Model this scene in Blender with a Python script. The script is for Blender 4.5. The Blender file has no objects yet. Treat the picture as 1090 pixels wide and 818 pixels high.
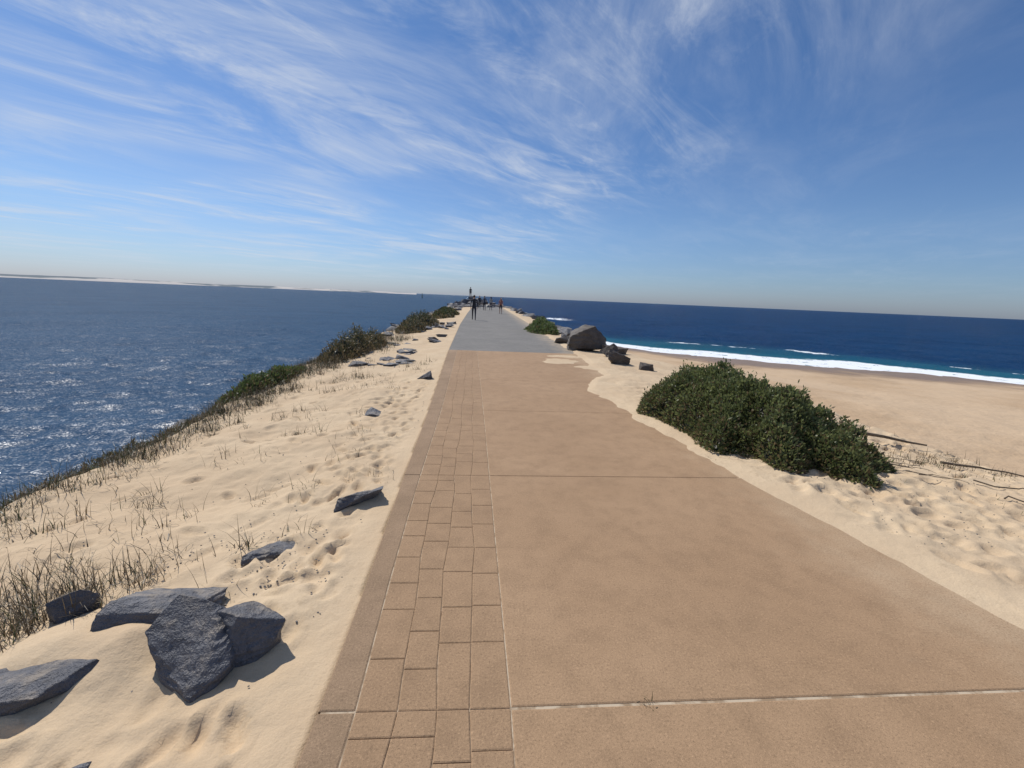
import bpy, bmesh, math, random
import numpy as np
from mathutils import Vector, Matrix, noise as mnoise
random.seed(5); rng=np.random.default_rng(5)
S=bpy.context.scene
S.view_settings.view_transform='Standard'; S.view_settings.look='None'; S.view_settings.exposure=0; S.view_settings.gamma=1
COL=S.collection

# ------------------------------------------------------------------ helpers
def vnoise(x,y,seed=0):
    ix=np.floor(x); iy=np.floor(y); fx=x-ix; fy=y-iy
    def h(a,b):
        v=np.sin(a*127.1+b*311.7+seed*74.7)*43758.5453
        return v-np.floor(v)
    ux=fx*fx*(3-2*fx); uy=fy*fy*(3-2*fy)
    a=h(ix,iy);b=h(ix+1,iy);c=h(ix,iy+1);d=h(ix+1,iy+1)
    return (a+(b-a)*ux+(c-a)*uy+(a-b-c+d)*ux*uy)*2-1
def fbm(x,y,seed=0,o=4):
    r=0;a=1.0;t=0
    for i in range(o):
        r=r+a*vnoise(x*2**i+i*17.3,y*2**i-i*9.1,seed+i); t+=a; a*=.5
    return r/t
def sstep(a,b,x):
    t=np.clip((x-a)/(b-a),0,1); return t*t*(3-2*t)
def smax(a,b,k):
    h=np.clip(.5+.5*(a-b)/k,0,1); return b+(a-b)*h+k*h*(1-h)
def ip(pts):
    xs=[p[0] for p in pts]; ys=[p[1] for p in pts]
    return lambda t: np.interp(t,xs,ys)

def np_mesh(name,verts,faces,mat=None,smooth=False,cols=None,attrs=None):
    me=bpy.data.meshes.new(name)
    verts=np.asarray(verts,dtype=np.float32); faces=np.asarray(faces,dtype=np.int32)
    n=faces.shape[1]
    me.vertices.add(len(verts)); me.vertices.foreach_set('co',verts.ravel())
    me.loops.add(faces.size); me.loops.foreach_set('vertex_index',faces.ravel())
    me.polygons.add(len(faces))
    me.polygons.foreach_set('loop_start',np.arange(0,faces.size,n,dtype=np.int32))
    me.polygons.foreach_set('loop_total',np.full(len(faces),n,dtype=np.int32))
    me.polygons.foreach_set('use_smooth',np.full(len(faces),smooth,dtype=bool))
    me.update(calc_edges=True)
    if cols is not None:
        ca=me.color_attributes.new('Col','FLOAT_COLOR','POINT')
        c4=np.ones((len(verts),4),dtype=np.float32); c4[:,:3]=cols
        ca.data.foreach_set('color',c4.ravel())
    if attrs:
        for k,v in attrs.items():
            a=me.attributes.new(k,'FLOAT','POINT'); a.data.foreach_set('value',np.asarray(v,dtype=np.float32).ravel())
    ob=bpy.data.objects.new(name,me); COL.objects.link(ob)
    if mat: me.materials.append(mat)
    return ob
def grid_faces(nx,ny):
    i=np.arange(nx-1)[None,:]+np.arange(ny-1)[:,None]*nx
    return np.stack([i,i+1,i+1+nx,i+nx],-1).reshape(-1,4)
def axis(lo,hi,d,g,far):
    out=list(np.arange(lo,hi,d)); 
    v=out[-1]; s=d
    while v<far:
        s=s*(1+g) if (v-hi)<100 else s*1.12
        v+=s; out.append(v)
    v=out[0]; s=d; pre=[]
    while v>-far:
        s=s*(1+g) if (lo-v)<60 else s*1.15
        v-=s; pre.append(v)
    return np.array(pre[::-1]+out)

class NT:
    def __init__(s,nt): s.nt=nt; s.n=nt.nodes; s.l=nt.links
    def add(s,t,**k):
        n=s.n.new(t)
        for a,b in k.items():
            if a=='i':
                for kk,vv in b.items():
                    if hasattr(vv,'is_output') : s.l.new(vv,n.inputs[kk])
                    else: n.inputs[kk].default_value=vv
            else: setattr(n,a,b)
        return n
    def math(s,op,a,b=0.5,c=None,clamp=False):
        n=s.n.new('ShaderNodeMath'); n.operation=op; n.use_clamp=clamp
        for k,v in enumerate([a,b,c]):
            if v is None: continue
            if hasattr(v,'is_output'): s.l.new(v,n.inputs[k])
            else: n.inputs[k].default_value=v
        return n.outputs[0]
    def noise(s,vec,scale,detail=4,rough=.55,dist=0):
        n=s.add('ShaderNodeTexNoise',i={'Scale':scale,'Detail':detail,'Roughness':rough,'Distortion':dist})
        if vec is not None: s.l.new(vec,n.inputs['Vector'])
        return n.outputs['Fac']
    def ramp(s,fac,stops):
        n=s.n.new('ShaderNodeValToRGB'); cr=n.color_ramp
        while len(cr.elements)<len(stops): cr.elements.new(.5)
        for e,(p,c) in zip(cr.elements,stops):
            e.position=p; e.color=(c,c,c,1) if isinstance(c,(int,float)) else (*c,1)
        s.l.new(fac,n.inputs[0]); return n.outputs[0]
    def mr(s,v,a,b,c=0,d=1):
        n=s.n.new('ShaderNodeMapRange'); n.interpolation_type='SMOOTHSTEP'
        for k,x in zip(range(5),[v,a,b,c,d]):
            if hasattr(x,'is_output'): s.l.new(x,n.inputs[k])
            else: n.inputs[k].default_value=x
        return n.outputs[0]
    def mix(s,f,a,b,mode='MIX'):
        n=s.n.new('ShaderNodeMix'); n.data_type='RGBA'; n.blend_type=mode
        for k,v in zip([0,6,7],[f,a,b]):
            if hasattr(v,'is_output'): s.l.new(v,n.inputs[k])
            elif k==0: n.inputs[k].default_value=v
            else: n.inputs[k].default_value=(*v,1)
        return n.outputs[2]
    def bump(s,h,strength,dist,normal=None):
        n=s.n.new('ShaderNodeBump'); n.inputs['Strength'].default_value=strength; n.inputs['Distance'].default_value=dist
        s.l.new(h,n.inputs['Height'])
        if normal is not None: s.l.new(normal,n.inputs['Normal'])
        return n.outputs[0]
def mat(name):
    m=bpy.data.materials.new(name); m.use_nodes=True
    t=NT(m.node_tree); b=m.node_tree.nodes['Principled BSDF']
    pos=t.add('ShaderNodeNewGeometry').outputs['Position']
    return m,t,b,pos
def setc(t,b,**k):
    for kk,v in k.items():
        kk=kk.replace('_',' ')
        if hasattr(v,'is_output'): t.l.new(v,b.inputs[kk])
        elif isinstance(v,tuple): b.inputs[kk].default_value=(*v,1)
        else: b.inputs[kk].default_value=v
def sepxyz(t,v):
    n=t.add('ShaderNodeSeparateXYZ'); t.l.new(v,n.inputs[0]); return n.outputs

# ------------------------------------------------------------------ camera
f=460; th=math.atan(0.0431); p=math.atan(92/460); yaw=math.radians(4.2)
F=Vector((math.sin(yaw)*math.cos(p),math.cos(yaw)*math.cos(p),-math.sin(p)))
R0=Vector((math.cos(yaw),-math.sin(yaw),0)); U0=R0.cross(F)
R=R0*math.cos(th)+U0*math.sin(th); U=U0*math.cos(th)-R0*math.sin(th)
M=Matrix((R,U,-F)).transposed().to_4x4(); M.translation=(0,0,1.65)
cd=bpy.data.cameras.new('camera'); cam=bpy.data.objects.new('camera',cd); COL.objects.link(cam)
cam.matrix_world=M; cd.lens=36*460/1090; cd.sensor_width=36; cd.clip_start=.05; cd.clip_end=60000
S.camera=cam

# ------------------------------------------------------------------ light
SAZ=math.radians(-41); SEL=math.radians(50)
sv=Vector((math.sin(SAZ)*math.cos(SEL),math.cos(SAZ)*math.cos(SEL),math.sin(SEL)))
ld=bpy.data.lights.new('sun','SUN'); ld.energy=3.9; ld.angle=math.radians(.53); ld.color=(1,.95,.87)
lo=bpy.data.objects.new('sun',ld); COL.objects.link(lo); lo.rotation_euler=sv.to_track_quat('Z','Y').to_euler(); lo.location=(0,0,30)

w=bpy.data.worlds.new('World'); S.world=w; w.use_nodes=True; t=NT(w.node_tree)
bg=w.node_tree.nodes['Background']; wo=w.node_tree.nodes['World Output']
sky=t.add('ShaderNodeTexSky',sky_type='NISHITA',sun_disc=False,sun_elevation=SEL,sun_rotation=SAZ,air_density=1.0,dust_density=.4,ozone_density=2.5)
bg.inputs[1].default_value=.08
tc=t.add('ShaderNodeTexCoord').outputs['Generated']
x,y,z=sepxyz(t,tc)
tint=t.ramp(z,[(0,(.64,.78,1.22)),(.05,(.70,.86,1.20)),(.15,(.80,.96,1.22)),(.55,(.56,.84,1.15))])
t.l.new(t.mix(1.0,sky.outputs[0],tint,'MULTIPLY'),bg.inputs[0])
zc=t.math('MAXIMUM',z,.015)
zc=t.math('ADD',zc,.03)
px=t.math('DIVIDE',x,zc); py=t.math('DIVIDE',y,zc)
ca,sa=math.cos(math.radians(50)),math.sin(math.radians(50))
al=t.math('ADD',t.math('MULTIPLY',px,ca),t.math('MULTIPLY',py,sa))
ac=t.math('SUBTRACT',t.math('MULTIPLY',py,ca),t.math('MULTIPLY',px,sa))
def comb(a,b,c=0.0):
    n=t.add('ShaderNodeCombineXYZ')
    for k,v in enumerate([a,b,c]):
        if hasattr(v,'is_output'): t.l.new(v,n.inputs[k])
        else: n.inputs[k].default_value=v
    return n.outputs[0]
v1=comb(t.math('MULTIPLY',al,.42),t.math('MULTIPLY',ac,.8),1.7)
v2=comb(t.math('MULTIPLY',al,.6),t.math('MULTIPLY',ac,2.1),3.3)
v3=comb(px,py,7.0)
n1=t.noise(v1,1.4,9,.64,.8); n2=t.noise(v2,1.4,9,.68,1.0); n3=t.noise(v3,.55,3,.5)
veil=t.mr(n1,.36,.72); st=t.mr(n2,.47,.77); big=t.mr(n3,.34,.58)
right=t.mr(px,.6,1.8,1,.15)
# thin veil overhead, slightly right of the path
hx=t.math('SUBTRACT',px,.1); hy=t.math('SUBTRACT',py,2.3)
hv=t.math('ADD',t.math('MULTIPLY',hx,hx),t.math('MULTIPLY',t.math('MULTIPLY',hy,hy),.5))
hv=t.mr(hv,0,1.4,.75,0)
area=t.math('MAXIMUM',t.math('ADD',t.math('MULTIPLY',big,.85),.15),hv)
c=t.math('MULTIPLY',t.math('ADD',t.math('MULTIPLY',veil,.62),t.math('MULTIPLY',st,.5)),area)
c=t.math('MULTIPLY',c,right)
c=t.math('MULTIPLY',c,t.mr(z,0.0,.08,0,1))
c=t.math('MINIMUM',c,.6)
bg2=t.add('ShaderNodeBackground'); bg2.inputs[0].default_value=(.72,.78,.88,1); bg2.inputs[1].default_value=.88
ms=t.add('ShaderNodeMixShader'); t.l.new(c,ms.inputs[0]); t.l.new(bg.outputs[0],ms.inputs[1]); t.l.new(bg2.outputs[0],ms.inputs[2])
t.l.new(ms.outputs[0],wo.inputs[0])

# ------------------------------------------------------------------ layout functions
eL=ip([(-5,-.61),(1.9,-.61),(2.55,-.64),(3.76,-.68),(5.96,-.74),(12.9,-1.0),(25.8,-1.31),(43.5,-1.5),(66,-1.6)])
eR=ip([(-5,3.05),(8,3.05),(14,3.15),(26,3.2),(44,3.3),(66,3.3)])
cR=ip([(-20,3.0),(0,3.0),(1.84,2.97),(2.45,2.87),(3.86,2.60),(6.3,2.25),(7.9,2.0),(8.7,2.25),(9.5,2.75),(14,2.98),(19.5,2.9),(26,3.15),(44,3.4),(66,3.4)])
pL=ip([(-5,-.46),(1.44,-.46),(2.1,-.49),(3.5,-.53),(6,-.56),(12.8,-.74),(20,-.9)])
pR=ip([(-5,.165),(1.5,.16),(3.54,.11),(6.03,.05),(12.95,-.14),(20,-.3)])
ys=ip([(-50,46),(0,46),(11.5,38),(14,34),(20,30.7),(30,26),(36,20),(60,-8),(120,-70),(20000,-20000)])
SEA=-2.2
def shore_dist(X,Y):
    return (ys(X)-Y)*.85+fbm(X*.12,Y*.12,3,2)*.8
def height(X,Y,detail=True):
    l=eL(Y)-X; c=cR(Y)
    r=X-3.1
    und=fbm(X*.55,Y*.55,11,3)
    wl=3.3+.35*vnoise(Y*.35,Y*0+2.2,4)+sstep(30,60,Y)*.4
    left=-.035-.05*l+und*.13*sstep(.1,1.2,l)-.62*np.maximum(l-wl,0)
    wr=np.interp(Y,[-20,4,8,12,16,20,70],[3.4,3.0,2.9,2.6,1.6,1.2,1.3])+.3*vnoise(Y*.3,Y*0+9.2,14)
    right=-.05*np.maximum(r,0)+und*.10*sstep(.2,1.5,r)-.42*np.maximum(r-wr,0)
    nn=fbm(X*2.2,Y*2.2,31,4)*.15*sstep(2.8,4.5,Y)+fbm(X*9,Y*9,37,2)*.02
    cov=np.clip((X-c+nn)*.16,-.1,.030)
    for (a,b,ra,rb) in [(2.15,11.6,.55,.55),(2.5,12.6,.6,.3),(2.75,10.6,.4,.5)]:
        q=1-((X-a)/ra)**2-((Y-b)/rb)**2+fbm(X*3,Y*3,41,3)*.9
        cov=np.maximum(cov,np.clip(q*.03-.008,-.1,.010))
    h=np.where(l>0,left,np.where(X<3.1,cov,right+.030))
    h=np.where((l<=0)&(l>-.12),-.1,h)
    h=np.where((X<1.2)&(l<=0),-.1,h)
    h=h-.6*np.maximum(Y-80,0)
    sd=shore_dist(X,Y)
    beach=np.minimum(SEA+.055*sd,-1.0+.07*fbm(X*.3,Y*.3,21,3)+.035*fbm(X*1.1,Y*1.1,22,4))
    beach=np.maximum(beach,-6)
    beach=np.where(X>0,beach,-6)
    out=smax(h,beach,.25)
    out=np.where((l<=0)&(X<3.3),np.where(Y<80,h,out),out)
    out=np.where((l>0)&(l<3),h,out)
    return out

# ------------------------------------------------------------------ terrain
xs=axis(-4.3,6.8,.025,.018,20000); yv=axis(.7,6.2,.025,.012,20000)
X,Y=np.meshgrid(xs,yv)
Z=height(X,Y)
near=np.exp(-np.maximum(np.hypot(X-.5,Y-2)-7,0)*.2)
l=eL(Y)-X; r=X-cR(Y)
mask=np.clip(sstep(0.02,.3,l)+sstep(.05,.5,r),0,1)
tro=np.clip(sstep(3.2,.3,l)*sstep(0,.2,l)*1+sstep(.1,.6,r),0,1)
Z+=mask*near*(fbm(X*2.3,Y*2.3,51,3)*.035+fbm(X*7,Y*7,52,3)*.020*(.3+.7*tro)+fbm(X*18,Y*18,53,2)*.006)
Z+=mask*(1-near)*fbm(X*1.2,Y*1.2,54,3)*.04
for (cx_,cy_,s_,h_) in [(-1.62,1.86,.16,.07),(-1.95,1.85,.18,.05),(-1.55,2.35,.25,.05),(-1.1,2.15,.2,.04)]:
    Z+=h_*np.exp(-((X-cx_)**2+(Y-cy_)**2)/s_**2)
def dent(cx,cy,ang,a,b,d):
    i0,i1=np.searchsorted(xs,[cx-.35,cx+.35]); j0,j1=np.searchsorted(yv,[cy-.35,cy+.35])
    if i1-i0<3 or j1-j0<3: return
    xx=X[j0:j1,i0:i1]-cx; yy=Y[j0:j1,i0:i1]-cy
    c,s=math.cos(ang),math.sin(ang); u=(xx*c+yy*s)/a; v=(-xx*s+yy*c)/b
    q=np.sqrt(u*u+v*v)
    Z[j0:j1,i0:i1]+=(-d*(1-sstep(.55,1.15,q))+.4*d*np.exp(-((q-1.3)/.22)**2))*mask[j0:j1,i0:i1]
for i in range(140):
    yy=rng.uniform(.9,8.5); xx=eL(yy)-.12-abs(rng.normal(0,.38))-.05
    dent(xx,yy,math.pi/2+rng.normal(0,.5),rng.uniform(.07,.12),rng.uniform(.035,.05),rng.uniform(.014,.036))
for i in range(170):
    dent(rng.uniform(-3.6,-.9),rng.uniform(1,10),rng.uniform(0,3),rng.uniform(.05,.13),rng.uniform(.04,.07),rng.uniform(.010,.028))
for i in range(800):
    dent(rng.uniform(2.9,6.9),rng.uniform(.9,8),rng.uniform(0,3.1),rng.uniform(.06,.14),rng.uniform(.045,.08),rng.uniform(.010,.035))

m_sand,t,b,pos=mat('sand')
px,py,pz=sepxyz(t,pos)
nA=t.noise(pos,1.1,3); nB=t.noise(pos,700,1); nC=t.noise(pos,120,2,.6); nD=t.noise(pos,14,3,.6)
colr=t.mix(t.mr(nA,.3,.7),(.56,.42,.275),(.625,.485,.325))
colr=t.mix(t.mr(nC,.35,.75,0,.3),colr,(.47,.34,.21))
colr=t.mix(t.mr(nB,.62,.74,0,.5),colr,(.26,.19,.13))
colr=t.mix(t.math('MULTIPLY',t.mr(nD,.55,.7,0,.4),t.mr(nA,.45,.6)),colr,(.38,.28,.18))
nW=t.noise(pos,.25,4)
wet=t.mr(t.math('ADD',pz,t.math('MULTIPLY',nW,.5)),-1.75,-1.45,1,0)
beachm=t.mr(pz,-.9,-.5,1,0)
bcol=t.mix(t.mr(nW,.35,.65),(.46,.315,.19),(.55,.40,.26))
colr=t.mix(t.math('MULTIPLY',beachm,.8),colr,bcol)
colr=t.mix(wet,colr,(.25,.165,.10))
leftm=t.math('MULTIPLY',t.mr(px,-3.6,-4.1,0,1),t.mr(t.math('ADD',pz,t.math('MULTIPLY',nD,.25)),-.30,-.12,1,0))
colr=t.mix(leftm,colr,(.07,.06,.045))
hb=t.math('ADD',t.math('MULTIPLY',nD,1.0),t.math('MULTIPLY',nC,.24))
hb=t.math('ADD',hb,t.math('MULTIPLY',t.math('MULTIPLY',t.noise(pos,2.5,3,.6),beachm),7.0))
setc(t,b,Base_Color=colr,Roughness=t.math('SUBTRACT',.95,t.math('MULTIPLY',wet,.55)),Normal=t.bump(hb,.45,.02))
b.inputs['Specular IOR Level'].default_value=.2
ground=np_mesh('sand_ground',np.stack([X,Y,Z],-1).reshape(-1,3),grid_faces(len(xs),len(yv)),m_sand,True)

# ------------------------------------------------------------------ water
wx=axis(-16,16,.13,.010,24000); wy=axis(1.5,20,.13,.010,24000)
WX,WY=np.meshgrid(wx,wy)
TH=height(WX,WY); sd=shore_dist(WX,WY)
dist=np.hypot(WX,WY)
fade=np.clip(1-dist/260,0,1)
WZ=np.full_like(WX,SEA)
ph=sd+fbm(WX*.05,WY*.05,61,3)*6
sea_side=sstep(3,8,WX+ (WY-80)*.3*(WY>80))
swell=(np.maximum(np.sin(ph*2*np.pi/9.5),0)**2*.24+np.sin(ph*2*np.pi/17+1)*.10)*sea_side*np.clip(-sd/6,0,1)
chop=fbm(WX*.55+5,WY*.75,62,4)*.20+fbm(WX*1.9,WY*2.3,65,2)*.09
WZ+=fade*swell+chop*np.clip(1-dist/110,0,1)*np.clip((SEA-TH)/.8,0.15,1)
fn=fbm(WX*.25,WY*.25,63,4)
foam=np.zeros_like(WX)
def band(c,wd,amp=1.0,thr=-1): 
    global foam
    q=np.exp(-((sd-c+fn*1.8)/wd)**2)*amp*(sstep(thr-.1,thr+.1,fbm(WX*.07,WY*.07,int(70-c),2)))
    foam=np.maximum(foam,q*(WX>3.0))
band(-.2,1.5,.9); band(-2.6,1.6,.8,-.6); band(-5.5,.6,.6,.15); band(-10,.35,.55,.3)
ends=np.exp(-((WY-86+fn*3)/3.0)**2)*np.exp(-((WX-6)/9)**2)
foam=np.maximum(foam,ends)
shallow=np.clip(1-(-sd)/16,0,1)*(WX>0)
m_w,t,b,pos=mat('sea_water')
px,py,pz=sepxyz(t,pos)
at=t.add('ShaderNodeAttribute',attribute_name='foam').outputs['Fac']
sh=t.add('ShaderNodeAttribute',attribute_name='shallow').outputs['Fac']
sc=t.add('ShaderNodeMapping'); t.l.new(pos,sc.inputs[0]); sc.inputs['Scale'].default_value=(1,1.35,1); sc.inputs['Rotation'].default_value=(0,0,.4)
sp=sc.outputs[0]
n1=t.noise(sp,.9,3,.6); n2=t.noise(sp,4.2,2,.6); n3=t.noise(sp,.12,3,.6)
side=t.mr(px,-2,6)
deep=t.mix(side,(.034,.078,.145),(.004,.036,.105))
deep=t.mix(t.mr(n3,.35,.7,0,.5),deep,t.mix(side,(.022,.055,.112),(.003,.022,.068)))
colr=t.mix(sh,deep,(.02,.15,.19))
fo=t.math('MULTIPLY',at,t.mr(t.noise(pos,1.6,5,.75),.25,.6,.1,1.7),clamp=True)
fo=t.mr(fo,.18,.6)
colr=t.mix(fo,colr,(.80,.83,.85))
hh=t.math('ADD',t.math('MULTIPLY',n1,1.0),t.math('MULTIPLY',n2,.42))
hh=t.math('MULTIPLY',hh,t.mr(px,-4,5,3.6,1.2))
hh=t.math('ADD',hh,t.math('MULTIPLY',n3,2.2))
nrm=t.bump(hh,1.0,1.0)
df=t.add('ShaderNodeBsdfDiffuse'); t.l.new(colr,df.inputs[0])
gl=t.add('ShaderNodeBsdfGlossy'); gl.inputs['Roughness'].default_value=.09; t.l.new(nrm,gl.inputs['Normal'])
gl2=t.add('ShaderNodeBsdfGlossy'); gl2.inputs['Roughness'].default_value=.42
gm=t.add('ShaderNodeMixShader'); gm.inputs[0].default_value=.22; t.l.new(gl.outputs[0],gm.inputs[1]); t.l.new(gl2.outputs[0],gm.inputs[2])
fr=t.add('ShaderNodeFresnel',i={'IOR':1.33}); t.l.new(nrm,fr.inputs['Normal'])
# wave-averaged reflectance of a rough sea: never reaches the flat-mirror value
fac=t.math('MULTIPLY',t.math('MINIMUM',fr.outputs[0],t.mix(side,(.42,)*3,(.20,)*3)),t.math('SUBTRACT',1,fo))
mx=t.add('ShaderNodeMixShader'); t.l.new(fac,mx.inputs[0]); t.l.new(df.outputs[0],mx.inputs[1]); t.l.new(gm.outputs[0],mx.inputs[2])
t.l.new(mx.outputs[0],m_w.node_tree.nodes['Material Output'].inputs[0])
water=np_mesh('sea_water',np.stack([WX,WY,WZ],-1).reshape(-1,3),grid_faces(len(wx),len(wy)),m_w,True,attrs={'foam':foam,'shallow':shallow**1.5})

# ------------------------------------------------------------------ path
def empty(name,loc=(0,0,0)):
    e=bpy.data.objects.new(name,None); COL.objects.link(e); e.location=loc; return e
path=empty('concrete_path')
def conc_mat(name,c1,c2,speck,bs=.25):
    m,t,b,pos=mat(name)
    px,py,pz=sepxyz(t,pos)
    a=t.noise(pos,.7,4,.6); b1=t.noise(pos,5,5,.72); g=t.noise(pos,300,1,.6); g2=t.noise(pos,95,3,.7)
    col=t.mix(t.mr(a,.3,.7),c1,c2)
    col=t.mix(t.mr(b1,.38,.72,0,.55),col,tuple(q*.72 for q in c1))
    col=t.mix(t.mr(g2,.52,.72,0,.6),col,tuple(min(1,q*1.35) for q in c2))
    col=t.mix(t.mr(g2,.46,.3,0,.7),col,tuple(q*.55 for q in c1))
    col=t.mix(t.mr(g,.58,.68,0,.8),col,speck)
    sm=t.math('MULTIPLY',t.mr(t.math('ADD',px,t.math('MULTIPLY',t.noise(pos,2.2,4,.7),1.6)),2.9,4.2),t.mr(g2,.3,.6,.3,1))
    col=t.mix(t.math('MULTIPLY',sm,.75),col,(.54,.41,.27))
    h=t.math('ADD',t.math('MULTIPLY',g2,.5),t.math('MULTIPLY',g,.25)); h=t.math('ADD',h,t.math('MULTIPLY',b1,.5))
    setc(t,b,Base_Color=col,Roughness=.85,Normal=t.bump(h,bs,.008)); b.inputs['Specular IOR Level'].default_value=.3
    return m
m_conc=conc_mat('tan_concrete',(.355,.226,.128),(.41,.267,.156),(.18,.115,.07),.35)
m_pav=conc_mat('stamped_paver_concrete',(.335,.214,.122),(.39,.253,.147),(.18,.115,.07),.5)
m_bord=conc_mat('border_concrete',(.29,.193,.115),(.36,.243,.152),(.15,.10,.065),.5)
m_grey=conc_mat('grey_gravel_surface',(.185,.175,.16),(.235,.22,.20),(.08,.08,.078),.6)
m_mort,t,b,pos=mat('joint_mortar'); setc(t,b,Base_Color=t.mix(t.mr(t.noise(pos,7,4,.7),.35,.6),(.19,.12,.07),(.44,.32,.21)),Roughness=.95)
m_js,t,b,pos=mat('joint_sand'); setc(t,b,Base_Color=t.mix(t.mr(t.noise(pos,9,4,.7),.4,.6),(.52,.42,.30),(.30,.21,.13)),Roughness=.95)

V=[];Fc=[]
def block(o,top=0.0,bev=.006,depth=.03):
    n=len(o); base=len(V)
    ins=[]
    for k in range(n):
        a=Vector(o[k-1]);c=Vector(o[k]);d=Vector(o[(k+1)%n])
        e1=(c-a).normalized(); e2=(d-c).normalized()
        n1=Vector((-e1.y,e1.x)); n2=Vector((-e2.y,e2.x)); m_=(n1+n2); m_=m_/max(m_.dot(n1),.3)
        ins.append(c+m_*bev)
    for q in o: V.append((q[0],q[1],top-depth))
    for q in o: V.append((q[0],q[1],top-bev*.5))
    for q in ins: V.append((q[0],q[1],top))
    for k in range(n):
        j=(k+1)%n
        Fc.append((base+k,base+j,base+n+j,base+n+k)); Fc.append((base+n+k,base+n+j,base+2*n+j,base+2*n+k))
    Fc.append(tuple(base+2*n+k for k in range(n)))
def flush(name,m,parent=path):
    global V,Fc
    me=bpy.data.meshes.new(name); me.from_pydata(V,[],Fc); me.materials.append(m)
    ob=bpy.data.objects.new(name,me); COL.objects.link(ob); ob.parent=parent; V=[];Fc=[]; return ob
joints=[-4.0,-.93,1.47,3.82,6.2,8.6,11.0,13.3]
def sideY(a,b,step=.6):
    n=max(2,int((b-a)/step)+1); return np.linspace(a,b,n)
def strip(fl,fr,a,b,slope=(0,0)):
    yy=sideY(a,b); rgt=[(float(fr(q)),q+slope[1]) for q in yy]; lft=[(float(fl(q)),q+slope[0]) for q in yy[::-1]]
    return rgt+lft
g=.004
for a,b_ in zip(joints[:-1],joints[1:]):
    gj=.007 if abs(a-1.47)<.1 else .003
    gk=.007 if abs(b_-1.47)<.1 else .003
    block(strip(lambda q:pR(q)+g,eR,a+gj,b_-gk,(0,.03)))
flush('main_slabs',m_conc)
for a,b_ in zip(joints[:-1],joints[1:]):
    gj=.007 if abs(a-1.47)<.1 else .003
    block(strip(eL,lambda q:pL(q)-g,a+gj,b_-gj))
flush('border_strip',m_bord)
for c in range(4):
    y0=-1.0+random.uniform(0,.2)
    while y0<13.25:
        ln=random.uniform(.20,.36)
        y1=y0+ln
        for jj in joints:
            if y0<jj-.05<y1 or abs(y1-jj)<.09: y1=jj
        y1=min(y1,13.3)
        def cx(k,q): 
            wob=.011*math.sin(q*3.1+k*2)+.006*math.sin(q*9+k)
            return float(pL(q)+(pR(q)-pL(q))*k/4+(wob if 0<k<4 else 0))
        gg=.0016
        j=lambda: random.uniform(-.0012,.0012)
        sk=random.uniform(-.004,.004)
        pts=[(cx(c,y0)+gg+j(),y0+gg),(cx(c+1,y0)-gg+j(),y0+gg),(cx(c+1,y1)-gg+j(),y1-gg),(cx(c,y1)+gg+j(),y1-gg)]
        if y1-y0>.04: block(pts,top=random.uniform(-.0008,.0002),bev=.0045,depth=.025)
        y0=y1
flush('paver_band',m_pav)
block(strip(lambda q:eL(q),lambda q:eR(q)+.0,13.31,70,(0,0)),top=-.003,bev=.01,depth=.05)
flush('grey_section',m_grey)
def sheet(fl,fr,a,b_,z):
    yy=sideY(a,b_,.4); base=len(V)
    for q in yy: V.append((float(fl(q)),q,z)); V.append((float(fr(q)),q,z))
    for k in range(len(yy)-1): Fc.append((base+2*k,base+2*k+1,base+2*k+3,base+2*k+2))
sheet(lambda q:eL(q)+.01,lambda q:pR(q)+.5,-4,13.3,-.0055); flush('mortar_bed',m_mort)
for fl,fr,z in [(lambda q:pL(q)-.006,lambda q:pL(q)+.004,-.0036),(lambda q:pR(q)-.004,lambda q:pR(q)+.006,-.0036)]:
    sheet(fl,fr,-4,13.3,z)
flush('edge_joint_sand',m_js)
for jy in joints[1:-1]:
    big_=abs(jy-1.47)<.1
    hw=.010 if big_ else .0045
    base=len(V); x0=float(eL(jy))+.01; x1=float(eR(jy)); zz=-.0045 if big_ else -.009
    V+= [(x0,jy-hw,zz),(0.16,jy-hw,zz),(x1,jy-hw+.03,zz),(x1,jy+hw+.03,zz),(0.16,jy+hw,zz),(x0,jy+hw,zz)]
    Fc+=[(base,base+1,base+4,base+5),(base+1,base+2,base+3,base+4)]
flush('expansion_joints',m_js)

# ------------------------------------------------------------------ rocks
def rock_mat(name,c1,c2,sandy=.45):
    m,t,b,pos=mat(name)
    a=t.noise(pos,3,5,.65); c=t.noise(pos,22,4,.7); e=t.noise(pos,120,2,.6)
    col=t.mix(t.mr(a,.3,.7),c1,c2); col=t.mix(t.mr(c,.5,.75,0,.6),col,tuple(q*.45 for q in c1))
    col=t.mix(t.mr(e,.58,.75,0,.5),col,tuple(q*1.5 for q in c2))
    nz=sepxyz(t,t.add('ShaderNodeNewGeometry').outputs['Normal'])[2]
    col=t.mix(t.math('MULTIPLY',t.mr(nz,.5,.95),t.mr(t.noise(pos,9,4),.45,.66,0,sandy)),col,(.42,.34,.25))
    h=t.math('ADD',t.math('MULTIPLY',a,.6),t.math('ADD',t.math('MULTIPLY',c,.5),t.math('MULTIPLY',e,.10)))
    setc(t,b,Base_Color=col,Roughness=.62,Normal=t.bump(h,1.0,.05)); return m
m_rock=rock_mat('basalt_rock',(.068,.069,.080),(.135,.135,.148))
m_brock=rock_mat('brown_rock',(.065,.050,.040),(.125,.10,.078),.1)
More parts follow.
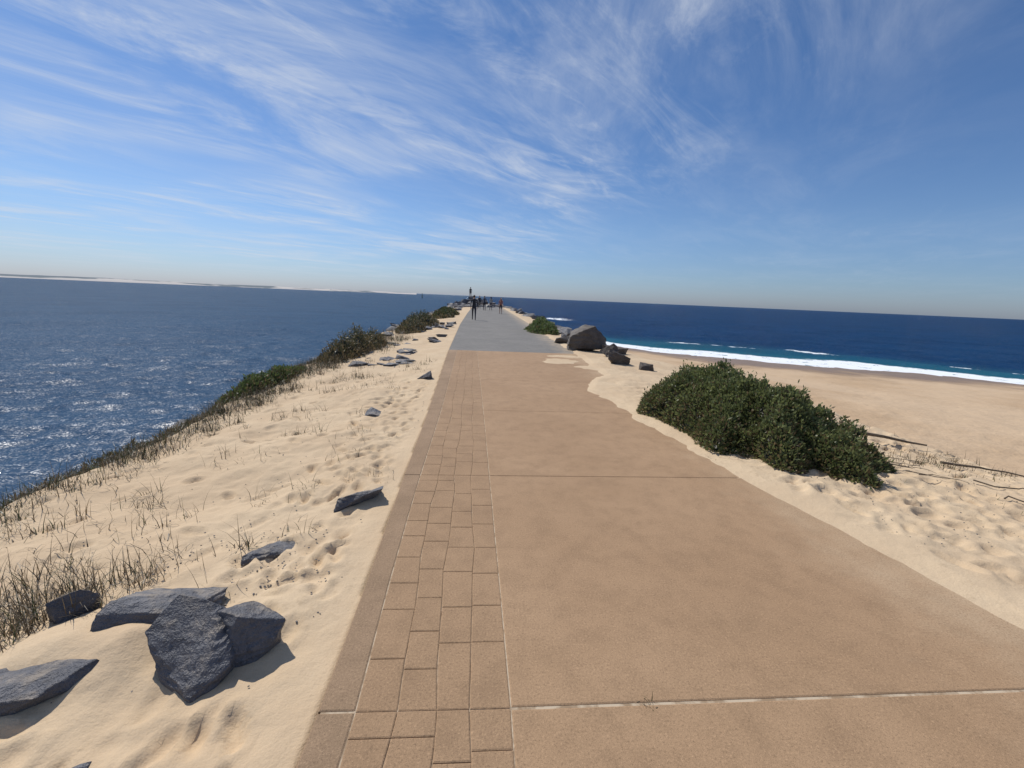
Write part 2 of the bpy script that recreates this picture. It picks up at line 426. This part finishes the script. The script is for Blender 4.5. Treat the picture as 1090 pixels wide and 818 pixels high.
def hull_mesh(pts,cuts=3,amp=.02,seed=0):
    bm=bmesh.new()
    for q in pts: bm.verts.new(q)
    bmesh.ops.convex_hull(bm,input=bm.verts)
    for v in [v for v in bm.verts if not v.link_faces]: bm.verts.remove(v)
    bmesh.ops.bevel(bm,geom=bm.edges[:],offset=amp*.25,segments=1,affect='EDGES')
    bmesh.ops.triangulate(bm,faces=bm.faces[:])
    for k in range(cuts):
        bmesh.ops.subdivide_edges(bm,edges=bm.edges[:],cuts=1,use_grid_fill=True)
    bm.normal_update()
    sc=1/max(amp*9,1e-3)
    for v in bm.verts:
        n_=mnoise.noise_vector(v.co*sc*.6+Vector((seed,seed*2,0)))
        q=v.co*sc; n2=abs(mnoise.noise(Vector((q.x*1.2,q.y*1.2,q.z*4))+Vector((seed,0,5))))
        n3=mnoise.noise(q*4+Vector((seed,3,5)))
        v.co+=n_*amp*.7-v.normal*(n2*amp*.9+n3*amp*.2)
    return bm
def rock_pts(sx,sy,sz,n,rnd):
    o=[]
    for i in range(n):
        d=Vector((rnd.gauss(0,1),rnd.gauss(0,1),rnd.gauss(0,1))).normalized()
        d=Vector([math.copysign(abs(q)**.6,q) for q in d]); s=rnd.uniform(.75,1.08)
        o.append(Vector((d.x*sx,d.y*sy,d.z*sz))*s)
    return o
def rock(name,loc,size,rotz=0,tilt=(0,0),seed=0,m=None,pts=None,cuts=3,amp=None):
    rnd=random.Random(seed)
    P=pts if pts else rock_pts(size[0]/2,size[1]/2,size[2]/2,10,rnd)
    a=amp or min(size)*.06
    bm=hull_mesh(P,cuts,a,seed)
    me=bpy.data.meshes.new(name); bm.to_mesh(me); bm.free(); me.materials.append(m or m_rock)
    ob=bpy.data.objects.new(name,me); COL.objects.link(ob); ob.location=loc; ob.rotation_euler=(tilt[0],tilt[1],rotz)
    return ob
def gh(x,y): return float(height(np.array([x]),np.array([y]))[0])
c=Vector((-1.25,1.85,0))
ptsA=[Vector(q)-c for q in [(-1.15,1.59,-.14),(-1.17,1.57,-.04),(-1.46,1.77,.12),(-1.38,1.88,.235),(-1.22,1.86,.20),(-1.35,1.66,-.02),(-1.14,1.88,.13),(-1.06,1.68,.02),(-1.12,2.0,.0),(-1.40,2.05,.06),(-1.45,1.9,-.1),(-1.1,1.85,-.15),(-1.3,1.65,-.14),(-1.14,1.77,.13)]]
rock('angular_rock',c,(.5,.4,.3),pts=ptsA,seed=3,cuts=4,amp=.013)
c=Vector((-1.05,1.87,0))
ptsB=[Vector(q)-c for q in [(-1.20,1.84,.17),(-1.08,1.80,.165),(-1.0,1.83,.10),(-.90,1.88,.09),(-.93,1.82,.02),(-1.10,1.98,.12),(-1.0,1.98,.04),(-1.13,1.72,.0),(-1.05,1.76,-.1),(-.95,1.9,-.1),(-1.1,2.0,-.1),(-1.2,1.9,-.1)]]
rock('angular_rock',c,(.3,.3,.3),pts=ptsB,seed=5,cuts=4,amp=.011)
rock('flat_rock',(-1.62,2.10,-.03),(.66,.40,.24),.25,(-.15,.05),7,cuts=4,amp=.013)
rock('flat_rock',(-1.86,1.64,-.07),(.62,.34,.27),.1,(-.05,-.05),12,cuts=4,amp=.013)
rock('flat_rock',(-2.05,2.1,-.04),(.32,.2,.22),.5,(0,0),21,cuts=4,amp=.012)
rock('flat_rock',(-1.42,1.26,-.07),(.34,.16,.14),.4,(0,0),25,cuts=4,amp=.01)
rock('flat_rock',(-1.40,2.72,-.12),(.50,.28,.2),.5,(0,.05),31,cuts=4,amp=.012)
rock('flat_rock',(-.99,3.42,-.04),(.54,.36,.26),.3,(-.05,-.1),38,cuts=4,amp=.013)
rock('flat_rock',(-1.38,6.1,-.08),(.65,.35,.24),.1,(0,0),41)
rock('flat_rock',(-1.18,8.8,.0),(.42,.38,.3),.6,(0,0),43)
rnd=random.Random(9)
def rock_field(name,items,m):
    allv=[];allf=[];o=0
    for k,(x,y,z,sx,sy,sz) in enumerate(items):
        rr=random.Random(k*7+3)
        bm=hull_mesh(rock_pts(sx/2,sy/2,sz/2,10,rr),1,min(sx,sy,sz)*.06,k)
        mt=Matrix.Translation((x,y,z))@Matrix.Rotation(rr.uniform(0,6.3),4,'Z')@Matrix.Rotation(rr.uniform(-.3,.3),4,'X')
        for v in bm.verts: allv.append(tuple(mt@v.co))
        for f_ in bm.faces: allf.append(tuple(v.index+o for v in f_.verts))
        o=len(allv); bm.free()
    me=bpy.data.meshes.new(name); me.from_pydata(allv,[],allf); me.materials.append(m)
    ob=bpy.data.objects.new(name,me); COL.objects.link(ob); return ob
it=[]
for k in range(44):
    x=rnd.uniform(-3.6,-1.8); y=rnd.uniform(10.8,16.0)
    s=rnd.uniform(.15,.55); it.append((x,y,gh(x,y)-.03,s*1.3,s,s*.42))
for k in range(24):
    y=rnd.uniform(16,28); x=float(eL(y))-rnd.uniform(.5,1.8)
    s=rnd.uniform(.25,.8); it.append((x,y,gh(x,y)+.0,s*1.3,s,s*.5))
rock_field('scattered_rocks',it,m_rock)
it=[]
for k in range(330):
    y=rnd.uniform(1,80); l_=rnd.uniform(3.2,6.6) if y<18 else rnd.uniform(1.2,6.2)
    x=float(eL(y))-l_; s=rnd.uniform(.4,1.0) if y<40 else rnd.uniform(.6,1.3)
    z=gh(x,y)
    if y<14 and z>-.75: continue
    it.append((x,y,z-.1*s,s*1.2,s,s*.6))
for k in range(170):
    y=rnd.uniform(17,80); x=3.5+rnd.uniform(.3,4.2); s=rnd.uniform(.6,1.3)
    z=gh(x,y); it.append((x,y,z-.05,s*1.2,s,s*.7))
for k in range(170):
    y=rnd.uniform(68,86); x=rnd.uniform(-6,3.5); s=rnd.uniform(.8,1.7)
    top=1.5*math.exp(-((x+1.9)/3)**2-((y-76)/5)**2)
    z=gh(x,y)+top*rnd.uniform(.2,1)-.2; it.append((x,y,z,s*1.2,s,s*.8))
rock_field('breakwater_rocks',it,m_rock)
bp=[Vector(q) for q in [(-.72,-.2,-.5),(-.66,-.35,.08),(-.30,-.5,.30),(-.1,-.1,.50),(.18,-.35,.46),(.62,-.3,.05),(.75,.0,-.3),(.4,-.55,-.3),(-.4,-.55,-.3),(.5,.5,0),(-.4,.5,.2),(0,.6,-.4),(-.6,.3,-.3),(.1,.4,.35)]]
rock('boulder',(3.55,14.6,.38),(1.55,1.3,1.15),.1,(0,0),51,m_brock,cuts=4,amp=.06,pts=bp)
rock('boulder',(3.65,11.6,.10),(.95,.7,.55),.3,(0,.35),52,m_brock,cuts=4)
rock('boulder',(3.9,13.0,.12),(.75,.6,.6),.9,(0,0),53,m_brock)
rock('boulder',(3.15,16.5,.05),(.9,.6,.55),.1,(0,0),54,m_brock)
rock('boulder',(4.3,10.9,-.05),(.6,.4,.4),.1,(0,0),55,m_brock)
rock('boulder',(3.75,18.2,.05),(.9,.7,.6),.1,(0,0),57,m_brock)
rock('boulder',(4.35,14.0,.05),(.9,.8,.75),.7,(0,0),58,m_brock)

# ------------------------------------------------------------------ vegetation
def leafmat(name,tr=.25):
    m,t,b,pos=mat(name)
    at=t.add('ShaderNodeAttribute',attribute_name='Col').outputs['Color']
    setc(t,b,Base_Color=at,Roughness=.45); b.inputs['Specular IOR Level'].default_value=.4
    tl=t.add('ShaderNodeBsdfTranslucent'); t.l.new(at,tl.inputs[0])
    ms=t.add('ShaderNodeMixShader'); ms.inputs[0].default_value=tr
    t.l.new(b.outputs[0],ms.inputs[1]); t.l.new(tl.outputs[0],ms.inputs[2])
    t.l.new(ms.outputs[0],m.node_tree.nodes['Material Output'].inputs[0]); return m
m_leaf=leafmat('leaf',.42); m_blade=leafmat('dry_grass_blade',.3)
def leaves(P,D,L,Wd,C):
    n=len(P); D=D/np.linalg.norm(D,axis=1,keepdims=True)
    s=np.cross(D,rng.normal(size=(n,3))); s/=np.linalg.norm(s,axis=1,keepdims=True)
    L=L[:,None];Wd=Wd[:,None]
    v=np.stack([P,P+D*L*.5+s*Wd,P+D*L,P+D*L*.5-s*Wd],1).reshape(-1,3)
    fa=np.arange(4*n).reshape(n,4); return v,fa,np.repeat(C,4,axis=0)
def bush(name,cx,cy,rx,ry,hmax,n,seed,base=(.06,.10,.03),tip=(.16,.21,.07),brown=.1,leaf=(.05,.012),rot=0,shell=.16,lump=.45,pw=2.2,strayf=.03,hfun=None):
    u=np.sqrt(rng.uniform(0,1,n)); a=rng.uniform(0,2*np.pi,n)
    cr,sr=math.cos(rot),math.sin(rot)
    def HH(x,y):
        dx=(x-cx)*cr+(y-cy)*sr; dy=-(x-cx)*sr+(y-cy)*cr
        an=np.arctan2(dy,dx); wob=1+.22*vnoise(np.cos(an)*1.7+seed,np.sin(an)*1.7,seed)+.12*vnoise(np.cos(an)*5+seed,np.sin(an)*5,seed+3)
        q=np.hypot(dx/rx,dy/ry)/wob
        lm=fbm(x*2.4/(rx/.9),y*2.4/(rx/.9),seed+5,4)
        prof=np.clip(1-q**pw,0,1)**.75
        hm=hmax*(hfun(dx/rx,dy/ry) if hfun else 1)
        return hm*prof*(1+lump*lm*1.3), q
    uu=u*1.25
    lx=uu*np.cos(a)*rx; ly=uu*np.sin(a)*ry
    x=cx+lx*cr-ly*sr; y=cy+lx*sr+ly*cr
    h,q=HH(x,y); k=(q<1.0)
    x,y,h,q=x[k],y[k],h[k],q[k]; n=len(x)
    e=.03; hx=(HH(x+e,y)[0]-h)/e; hy=(HH(x,y+e)[0]-h)/e
    N=np.stack([-hx,-hy,np.ones(n)],1); N=np.clip(N,-2.5,2.5); N/=np.linalg.norm(N,axis=1,keepdims=True)
    g0=height(x,y)
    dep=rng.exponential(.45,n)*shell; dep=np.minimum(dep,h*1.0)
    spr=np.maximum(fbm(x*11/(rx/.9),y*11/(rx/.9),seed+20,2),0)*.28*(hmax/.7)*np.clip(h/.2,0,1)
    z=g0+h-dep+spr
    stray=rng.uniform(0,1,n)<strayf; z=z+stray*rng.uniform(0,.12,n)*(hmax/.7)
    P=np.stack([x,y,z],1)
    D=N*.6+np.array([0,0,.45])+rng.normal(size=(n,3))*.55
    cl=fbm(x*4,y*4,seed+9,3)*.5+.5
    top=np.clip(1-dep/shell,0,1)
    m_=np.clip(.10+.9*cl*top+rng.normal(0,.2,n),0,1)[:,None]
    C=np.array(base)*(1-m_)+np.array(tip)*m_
    br=(rng.uniform(0,1,n)<brown*(.4+1.6*np.clip(q,0,1)**3)); C[br]=np.array([.20,.15,.08])*rng.uniform(.5,1.2,(br.sum(),1))
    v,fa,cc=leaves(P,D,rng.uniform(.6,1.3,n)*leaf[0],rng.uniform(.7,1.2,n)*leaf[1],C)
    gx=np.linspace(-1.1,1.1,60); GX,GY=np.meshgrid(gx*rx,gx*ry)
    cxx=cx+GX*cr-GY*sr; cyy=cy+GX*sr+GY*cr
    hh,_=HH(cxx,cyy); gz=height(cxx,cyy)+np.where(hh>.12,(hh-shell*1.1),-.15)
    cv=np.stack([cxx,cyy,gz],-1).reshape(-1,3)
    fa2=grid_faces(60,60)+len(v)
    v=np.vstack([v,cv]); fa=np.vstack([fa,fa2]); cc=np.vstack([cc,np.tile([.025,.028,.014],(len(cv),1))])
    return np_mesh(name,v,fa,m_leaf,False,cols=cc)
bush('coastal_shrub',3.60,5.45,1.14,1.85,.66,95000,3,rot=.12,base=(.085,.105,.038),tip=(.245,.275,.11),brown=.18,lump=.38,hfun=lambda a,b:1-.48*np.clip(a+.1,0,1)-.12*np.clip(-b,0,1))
bush('coastal_shrub',3.05,22.3,.75,2.2,.5,9000,8,leaf=(.10,.03),base=(.07,.10,.034),tip=(.19,.24,.09))
bush('coastal_shrub',-3.85,13.6,.6,2.4,.40,10000,12,base=(.05,.055,.025),tip=(.13,.12,.055),brown=.45,leaf=(.10,.012),lump=1.0,strayf=.15,shell=.2)
bush('coastal_shrub',-3.4,24.5,.8,4.6,.45,10000,15,base=(.04,.05,.025),tip=(.11,.11,.055),brown=.4,leaf=(.13,.018),lump=1.0,strayf=.12,shell=.2)
bush('coastal_shrub',-4.15,8.7,.30,1.7,.17,9000,18,base=(.055,.08,.028),tip=(.15,.19,.06),brown=.3,leaf=(.07,.012),shell=.12,lump=1.0,strayf=.1)
bush('coastal_shrub',-4.25,5.2,.26,1.4,.12,6000,19,base=(.05,.05,.025),tip=(.13,.12,.06),brown=.6,leaf=(.07,.007),shell=.12,lump=1.0,strayf=.15)
bush('coastal_shrub',-3.2,38,.9,5,.5,5000,25,base=(.045,.06,.025),tip=(.1,.11,.05),brown=.25,leaf=(.16,.05))

def grass(name,tufts,seed,dark=.8,zmin=-99):
    V_=[];C_=[]
    r_=np.random.default_rng(seed)
    for (x,y,rad,nb,ln,green) in tufts:
        for i in range(nb):
            a=r_.uniform(0,6.28); rr=rad*math.sqrt(r_.uniform())
            bx=x+rr*math.cos(a); by=y+rr*math.sin(a)
            L=ln*r_.uniform(.4,1.15); la=r_.uniform(0,6.28); le=abs(r_.normal(.75,.6))+.05
            dx,dy=math.cos(la),math.sin(la); wd=r_.uniform(.0013,.0026)*(1+.12*math.hypot(x,y))
            sx,sy=-dy*wd,dx*wd
            pts=[]; ang=le*.6; px_,pz_=0,-.02
            for s in range(4):
                wv=1-s/3.3
                pts.append((px_,pz_,wv)); px_+=math.sin(ang)*L/3; pz_+=math.cos(ang)*L/3; ang+=le*.6
            V_.append((bx,by,pts,dx,dy,sx,sy))
            g_=r_.uniform()<green
            c=np.array((.075,.105,.03)) if g_ else np.array((.23,.17,.10))
            C_.append(c*r_.uniform(.35,1.2)*dark)
    bxs=np.array([v[0] for v in V_]); bys=np.array([v[1] for v in V_]); gz=np.maximum(height(bxs,bys),zmin)
    vv=[];ff=[];cc=[]
    for k,(bx,by,pts,dx,dy,sx,sy) in enumerate(V_):
        b0=len(vv)
        for (q,zq,wv) in pts:
            vv.append((bx+dx*q+sx*wv,by+dy*q+sy*wv,gz[k]+zq)); vv.append((bx+dx*q-sx*wv,by+dy*q-sy*wv,gz[k]+zq)); cc.append(C_[k]);cc.append(C_[k])
        for s in range(3): ff.append((b0+2*s,b0+2*s+1,b0+2*s+3,b0+2*s+2))
    return np_mesh(name,vv,ff,m_blade,False,cols=np.array(cc))
tf=[]
R_=random.Random(4)
for (x,y,rad,nb,ln) in [(-2.25,2.15,.22,260,.26),(-2.05,2.3,.20,170,.24),(-2.5,2.35,.25,180,.25),(-2.0,2.55,.2,60,.2),(-1.55,2.72,.07,45,.24),(-1.3,2.95,.14,26,.16),(-1.75,2.5,.15,24,.2),(-2.3,3.0,.25,40,.2),(-2.35,1.85,.22,150,.2),(-1.0,3.9,.25,34,.12),(-2.7,3.3,.3,30,.2),(-1.45,2.25,.1,14,.2),(-2.7,2.7,.3,40,.22)]:
    tf.append((x,y,rad,nb,ln,.12))
for k in range(190):
    y=R_.uniform(3,11.5); x=R_.uniform(-4.0,-1.3)+.0
    if R_.random()<(x+4.2)/3.5*.75: continue
    tf.append((x,y,R_.uniform(.04,.28),R_.randint(6,30),R_.uniform(.10,.24),.2))
grass('dune_grass',tf,1)
tf=[]
for k in range(620):
    y=R_.uniform(2,12.5); x=float(eL(y))-R_.uniform(2.7,4.1)-(.0 if y>4 else .15)
    tf.append((x,y,.22,R_.randint(25,50),R_.uniform(.10,.28),.35))
for k in range(200):
    y=R_.uniform(12,30); x=float(eL(y))-R_.uniform(1.9,3.3)
    tf.append((x,y,.25,R_.randint(10,24),R_.uniform(.25,.45),.35))
grass('edge_grass',tf,2,.65)
tf=[]
for k in range(100):
    x=R_.uniform(4.9,8.0); y=4.6+(6.2-x)*.35+R_.gauss(0,.25)
    tf.append((x,y,.16,R_.randint(10,26),R_.uniform(.08,.18),.12))
for k in range(40):
    tf.append((R_.uniform(4.2,6.4),R_.uniform(3,6.5),.1,R_.randint(3,8),.1,.3))
grass('dry_beach_grass',tf,3,1.0)
tf=[(2.9,6.9,.3,20,.2,.5),(2.75,4.5,.25,24,.12,.4)]
grass('weed_tuft',tf,4)
grass('weed_tuft',[(.74,1.475,.03,14,.05,.6)],6,1.0,zmin=.012)

m_stick,t,b,pos=mat('driftwood'); setc(t,b,Base_Color=t.mix(t.noise(pos,40,4),(.07,.05,.035),(.17,.13,.09)),Roughness=.9)
def stick(name,pts,r0):
    bm=bmesh.new(); rings=[]
    for k,q in enumerate(pts):
        q=Vector(q); d=(Vector(pts[min(k+1,len(pts)-1)])-Vector(pts[max(k-1,0)])).normalized()
        s=d.cross(Vector((0,0,1))).normalized(); u_=s.cross(d); rr=r0*(1-.75*k/(len(pts)-1))
        rings.append([bm.verts.new(q+s*math.cos(a)*rr+u_*math.sin(a)*rr) for a in [i*math.pi/3 for i in range(6)]])
    for a,b2 in zip(rings[:-1],rings[1:]):
        for i in range(6): bm.faces.new((a[i],a[(i+1)%6],b2[(i+1)%6],b2[i]))
    bm.faces.new(rings[0]); bm.faces.new(rings[-1][::-1])
    me=bpy.data.meshes.new(name); bm.to_mesh(me); bm.free(); me.materials.append(m_stick)
    ob=bpy.data.objects.new(name,me); COL.objects.link(ob); return ob
def gstick(x0,y0,x1,y1,r0,h=.02,seed=0,n=8):
    rr=random.Random(seed); pts=[]
    for i in range(n):
        tt=i/(n-1); x=x0+(x1-x0)*tt+rr.gauss(0,.03); y=y0+(y1-y0)*tt+rr.gauss(0,.03)
        pts.append((x,y,gh(x,y)+h+rr.uniform(0,.03)))
    return stick('driftwood_stick',pts,r0)
gstick(4.3,5.9,6.1,5.2,.045,.08,1); gstick(4.9,3.5,5.4,3.25,.008,.02,2); gstick(5.2,3.9,5.9,3.3,.008,.02,3); gstick(5.6,4.6,6.6,4.2,.016,.04,4)
for k in range(12):
    a=R_.uniform(-.9,.3); x=4.45+R_.uniform(-.2,.3); y=R_.uniform(4.0,5.2); L=R_.uniform(.25,.6)
    gstick(x,y,x+L*math.cos(a),y+L*math.sin(a),.006,.04,20+k,6)

V_=[];F_=[]
ico=bmesh.new(); bmesh.ops.create_icosphere(ico,subdivisions=1,radius=1); iv=[v.co.copy() for v in ico.verts]; iff=[[v.index for v in f_.verts] for f_ in ico.faces]; ico.free()
n=1300; q=rng.uniform(size=(n,))
xx=np.where(q<.4,rng.normal(-1.5,.28,n),np.where(q<.6,rng.uniform(-3.5,-.8,n),rng.uniform(3.1,6.8,n)))
yy=np.where(q<.4,rng.normal(2.35,.28,n),np.where(q<.6,rng.uniform(1.5,7,n),rng.uniform(2.5,7,n)))
ok=(xx<eL(yy)-.05)|(xx>3); xx=xx[ok];yy=yy[ok]; zz=height(xx,yy)
for k in range(len(xx)):
    s=R_.uniform(.002,.007); b0=len(V_)
    for v in iv: V_.append((xx[k]+v.x*s*R_.uniform(.8,1.4),yy[k]+v.y*s,zz[k]+v.z*s*.6+.012))
    for f_ in iff: F_.append([a+b0 for a in f_])
np_mesh('gravel',V_,F_,m_rock)

# ------------------------------------------------------------------ distant land
def ridge(name,dist,b0,b1,hfun,mt,n=400,back=250):
    vs=[]
    for i in range(n):
        bb=math.radians(b0+(b1-b0)*i/(n-1)); h=hfun(i/(n-1))
        for (dd_,hh_) in [(0,-3),(6,SEA+.6),(40,h*.5+SEA*.5),(100,h),(back,h*.6)]:
            vs.append((math.sin(bb)*(dist+dd_),math.cos(bb)*(dist+dd_),hh_))
    fa=[]
    for i in range(n-1):
        for j in range(4):
            a=i*5+j; fa.append((a,a+5,a+6,a+1))
    return np_mesh(name,vs,fa,mt,True)
m_hazed_dune,t,b,pos=mat('hazed_distant_sand'); px,py,pz=sepxyz(t,pos)
cc=t.mix(t.mr(t.math('ADD',t.noise(pos,.006,4,.6),t.math('MULTIPLY',pz,.02)),.52,.6),(.50,.47,.44),(.12,.15,.17))  # distance haze painted in: dune tones paler, dark patches bluish
setc(t,b,Base_Color=cc,Roughness=1.0)
def hf(s):
    v=float(fbm(np.array([s*14.]),np.array([1.3]),77,4)[0]); 
    return 1.65+ (9.5*(1-s)**.8)*(.75+.6*v)+.6
ridge('distant_dunes',1500,-70,-8.5,hf,m_hazed_dune)

def beacon(x,y):
    e=empty('channel_marker',(x,y,SEA))
    m_b,t,b,pos=mat('marker_paint'); setc(t,b,Base_Color=(.05,.09,.06),Roughness=.5)
    def part(nm,fn,loc):
        bm=bmesh.new(); fn(bm); me=bpy.data.meshes.new(nm); bm.to_mesh(me); bm.free(); me.materials.append(m_b)
        o=bpy.data.objects.new(nm,me); COL.objects.link(o); o.parent=e; o.location=loc
    part('pile',lambda bm:bmesh.ops.create_cone(bm,cap_ends=True,segments=12,radius1=.35,radius2=.3,depth=3.4),(0,0,.6))
    part('platform',lambda bm:bmesh.ops.create_cone(bm,cap_ends=True,segments=12,radius1=.8,radius2=.8,depth=.2),(0,0,2.4))
    part('mast',lambda bm:bmesh.ops.create_cone(bm,cap_ends=True,segments=8,radius1=.1,radius2=.1,depth=.8),(0,0,2.9))
    part('topmark',lambda bm:bmesh.ops.create_cone(bm,cap_ends=True,segments=12,radius1=.5,radius2=.02,depth=.9),(0,0,3.75))
beacon(-52,380)

# ------------------------------------------------------------------ people
def simple_mat(n,c,r=.8):
    m,t,b,pos=mat(n); setc(t,b,Base_Color=t.mix(t.noise(pos,12,3),tuple(q*.8 for q in c),tuple(min(1,q*1.15) for q in c)),Roughness=r); return m
m_skin=simple_mat('skin',(.45,.27,.19),.5)
def person(loc,face,h=1.72,shirt=(.02,.02,.03),pants=(.02,.022,.03),hair=(.03,.02,.012),stride=.28,arm=.25,shorts=False,female=False,seed=0):
    k=h/1.75; s=.88 if female else 1
    V_=[];E=[];Rr=[]
    def v(co,r,par=None):
        V_.append(Vector(co)*k); Rr.append(r*k)
        if par is not None: E.append((par,len(V_)-1))
        return len(V_)-1
    pel=v((0,0,.96),.135*s); ab=v((0,.01,1.12),.12*s,pel); ch=v((0,.0,1.30),.145*s,ab); nb=v((0,-.01,1.44),.085,ch); nk=v((0,.0,1.50),.055,nb); v((0,.015,1.56),.055,nk)
    for sd_,st in ((-1,stride),(1,-stride)):
        hp=v((sd_*.09,0,.90),.09*s,pel); kn=v((sd_*.095,st*.55+.03,.50),.058,hp); an=v((sd_*.095,st*1.0-.02,.09+(.03 if st<0 else 0)),.036,kn); hl=v((sd_*.095,st*1.0-.01,.045),.036,an); v((sd_*.105,st*1.0+.15,.03),.03,hl)
    for sd_,st in ((-1,-arm),(1,arm)):
        sh=v((sd_*.19*s,-.01,1.40),.055,nb); el=v((sd_*.235*s,st*.35-.02,1.12),.04,sh); wr=v((sd_*.235*s,st*.9+.04,.89),.026,el)
        pm=v((sd_*.235*s,st*1.05+.06,.81),.032,wr)
        for fi,(dy,fl) in enumerate([(-.028,.06),(-.01,.075),(.01,.07),(.028,.055)]):
            a=v((sd_*.238*s,st*1.05+.06+dy,.775),.009,pm); b2=v((sd_*.232*s,st*1.1+.065+dy,.775-fl*.55),.008,a); v((sd_*.222*s,st*1.15+.07+dy,.775-fl),.007,b2)
        a=v((sd_*.215*s,st*1.0+.10,.82),.010,pm); v((sd_*.21*s,st*1.0+.115,.785),.008,a)
    me=bpy.data.meshes.new('body'); me.from_pydata([tuple(q) for q in V_],E,[])
    ob=bpy.data.objects.new('tmp',me); COL.objects.link(ob)
    md=ob.modifiers.new('s','SKIN'); 
    sv_=me.skin_vertices[0].data if me.skin_vertices else None
    if sv_ is None:
        bpy.context.view_layer.objects.active=ob; ob.select_set(True); bpy.ops.mesh.customdata_skin_add(); sv_=me.skin_vertices[0].data
    for i,r in enumerate(Rr): sv_[i].radius=(r,r*.8 if i in (0,1,2) else r); 
    sv_[0].use_root=True
    md.use_smooth_shade=True
    sb=ob.modifiers.new('b','SUBSURF'); sb.levels=1; sb.render_levels=1
    dg=bpy.context.evaluated_depsgraph_get(); nm=bpy.data.meshes.new_from_object(ob.evaluated_get(dg)); bpy.data.objects.remove(ob)
    nm.materials.clear()
    ms_=[m_skin,simple_mat('shirt',shirt),simple_mat('trousers',pants),simple_mat('shoes',(.05,.05,.05))]
    for m_ in ms_: nm.materials.append(m_)
    for pl in nm.polygons:
        c=pl.center/k
        hand=(abs(c.x)>.17 and c.z<.93) or (abs(c.x)>.17 and c.z<1.12 and shorts)
        if hand: i=0
        elif c.z>1.49: i=0
        elif c.z>.97: i=1
        elif c.z>(.52 if shorts else .1): i=2
        elif c.z>.1: i=0
        else: i=3
        pl.material_index=i
    e=empty('person',loc); e.rotation_euler=(0,0,face)
    bo=bpy.data.objects.new('body',nm); COL.objects.link(bo); bo.parent=e
    bm=bmesh.new(); bmesh.ops.create_uvsphere(bm,u_segments=24,v_segments=18,radius=1)
    for q in bm.verts:
        c=q.co
        jaw=1-.28*max(0,-c.z)**1.2; c.x*=jaw
        if c.y>0:
            if abs(c.x)<.2 and -.35<c.z<.15: c.y+=.22*(1-abs(c.x)/.2)*(1-abs(c.z+.15)/.3)
            for ex in (-.36,.36):
                d=math.hypot(c.x-ex,c.z-.08); 
                if d<.2: c.y-=.09*(1-d/.2)
            if abs(c.x)<.32 and abs(c.z+.5)<.08: c.y+=.04
        for ex in (-1,1):
            if abs(c.y+.05)<.22 and abs(c.z)<.28 and c.x*ex>.85: c.x+=ex*.16
        q.co=Vector((c.x*.078,c.y*.098,c.z*.118))
    hm=bpy.data.meshes.new('head'); bm.to_mesh(hm); bm.free(); hm.materials.append(m_skin)
    dk=simple_mat('eyes',(.02,.015,.01)); hm.materials.append(dk)
    for pl in hm.polygons:
        pl.use_smooth=True; c=pl.center
        if c.y>.05 and abs(abs(c.x)-.028)<.009 and abs(c.z-.009)<.008: pl.material_index=1
    ho=bpy.data.objects.new('head',hm); COL.objects.link(ho); ho.parent=e; ho.location=(0,.02*k,1.635*k); ho.scale=(k,k,k)
    bm=bmesh.new(); bmesh.ops.create_uvsphere(bm,u_segments=24,v_segments=16,radius=1)
    low=-.9 if female else -.35
    dl=[q for q in bm.verts if (q.co.y>.35 and q.co.z<.45) or q.co.z<low]
    bmesh.ops.delete(bm,geom=dl,context='VERTS')
    for q in bm.verts: q.co=Vector((q.co.x*.086,q.co.y*.106-.006,q.co.z*(.125 if q.co.z>0 else (.2 if female else .12))))
    hm=bpy.data.meshes.new('hair'); bm.to_mesh(hm); bm.free(); hm.materials.append(simple_mat('hair',hair))
    ho=bpy.data.objects.new('hair',hm); COL.objects.link(ho); ho.parent=e; ho.location=(0,.02*k,1.637*k); ho.scale=(k,k,k)
    return e
person((-.62,30.5,0),.05,1.70,(.02,.02,.025),(.025,.025,.035))
person((1.75,43.5,0),math.pi,1.58,(.30,.10,.06),(.05,.04,.04),(.05,.03,.02),female=True,shorts=True)
person((.15,52,0),0,1.68,(.05,.06,.09),(.03,.03,.04))
person((.95,54,0),.1,1.62,(.30,.28,.25),(.04,.04,.06),female=True)
person((-.5,60,0),math.pi,1.7,(.03,.03,.04),(.10,.09,.07))
person((-2.2,75.5,1.35),.5,1.72,(.03,.03,.04),(.04,.04,.05),stride=.05,arm=.05)
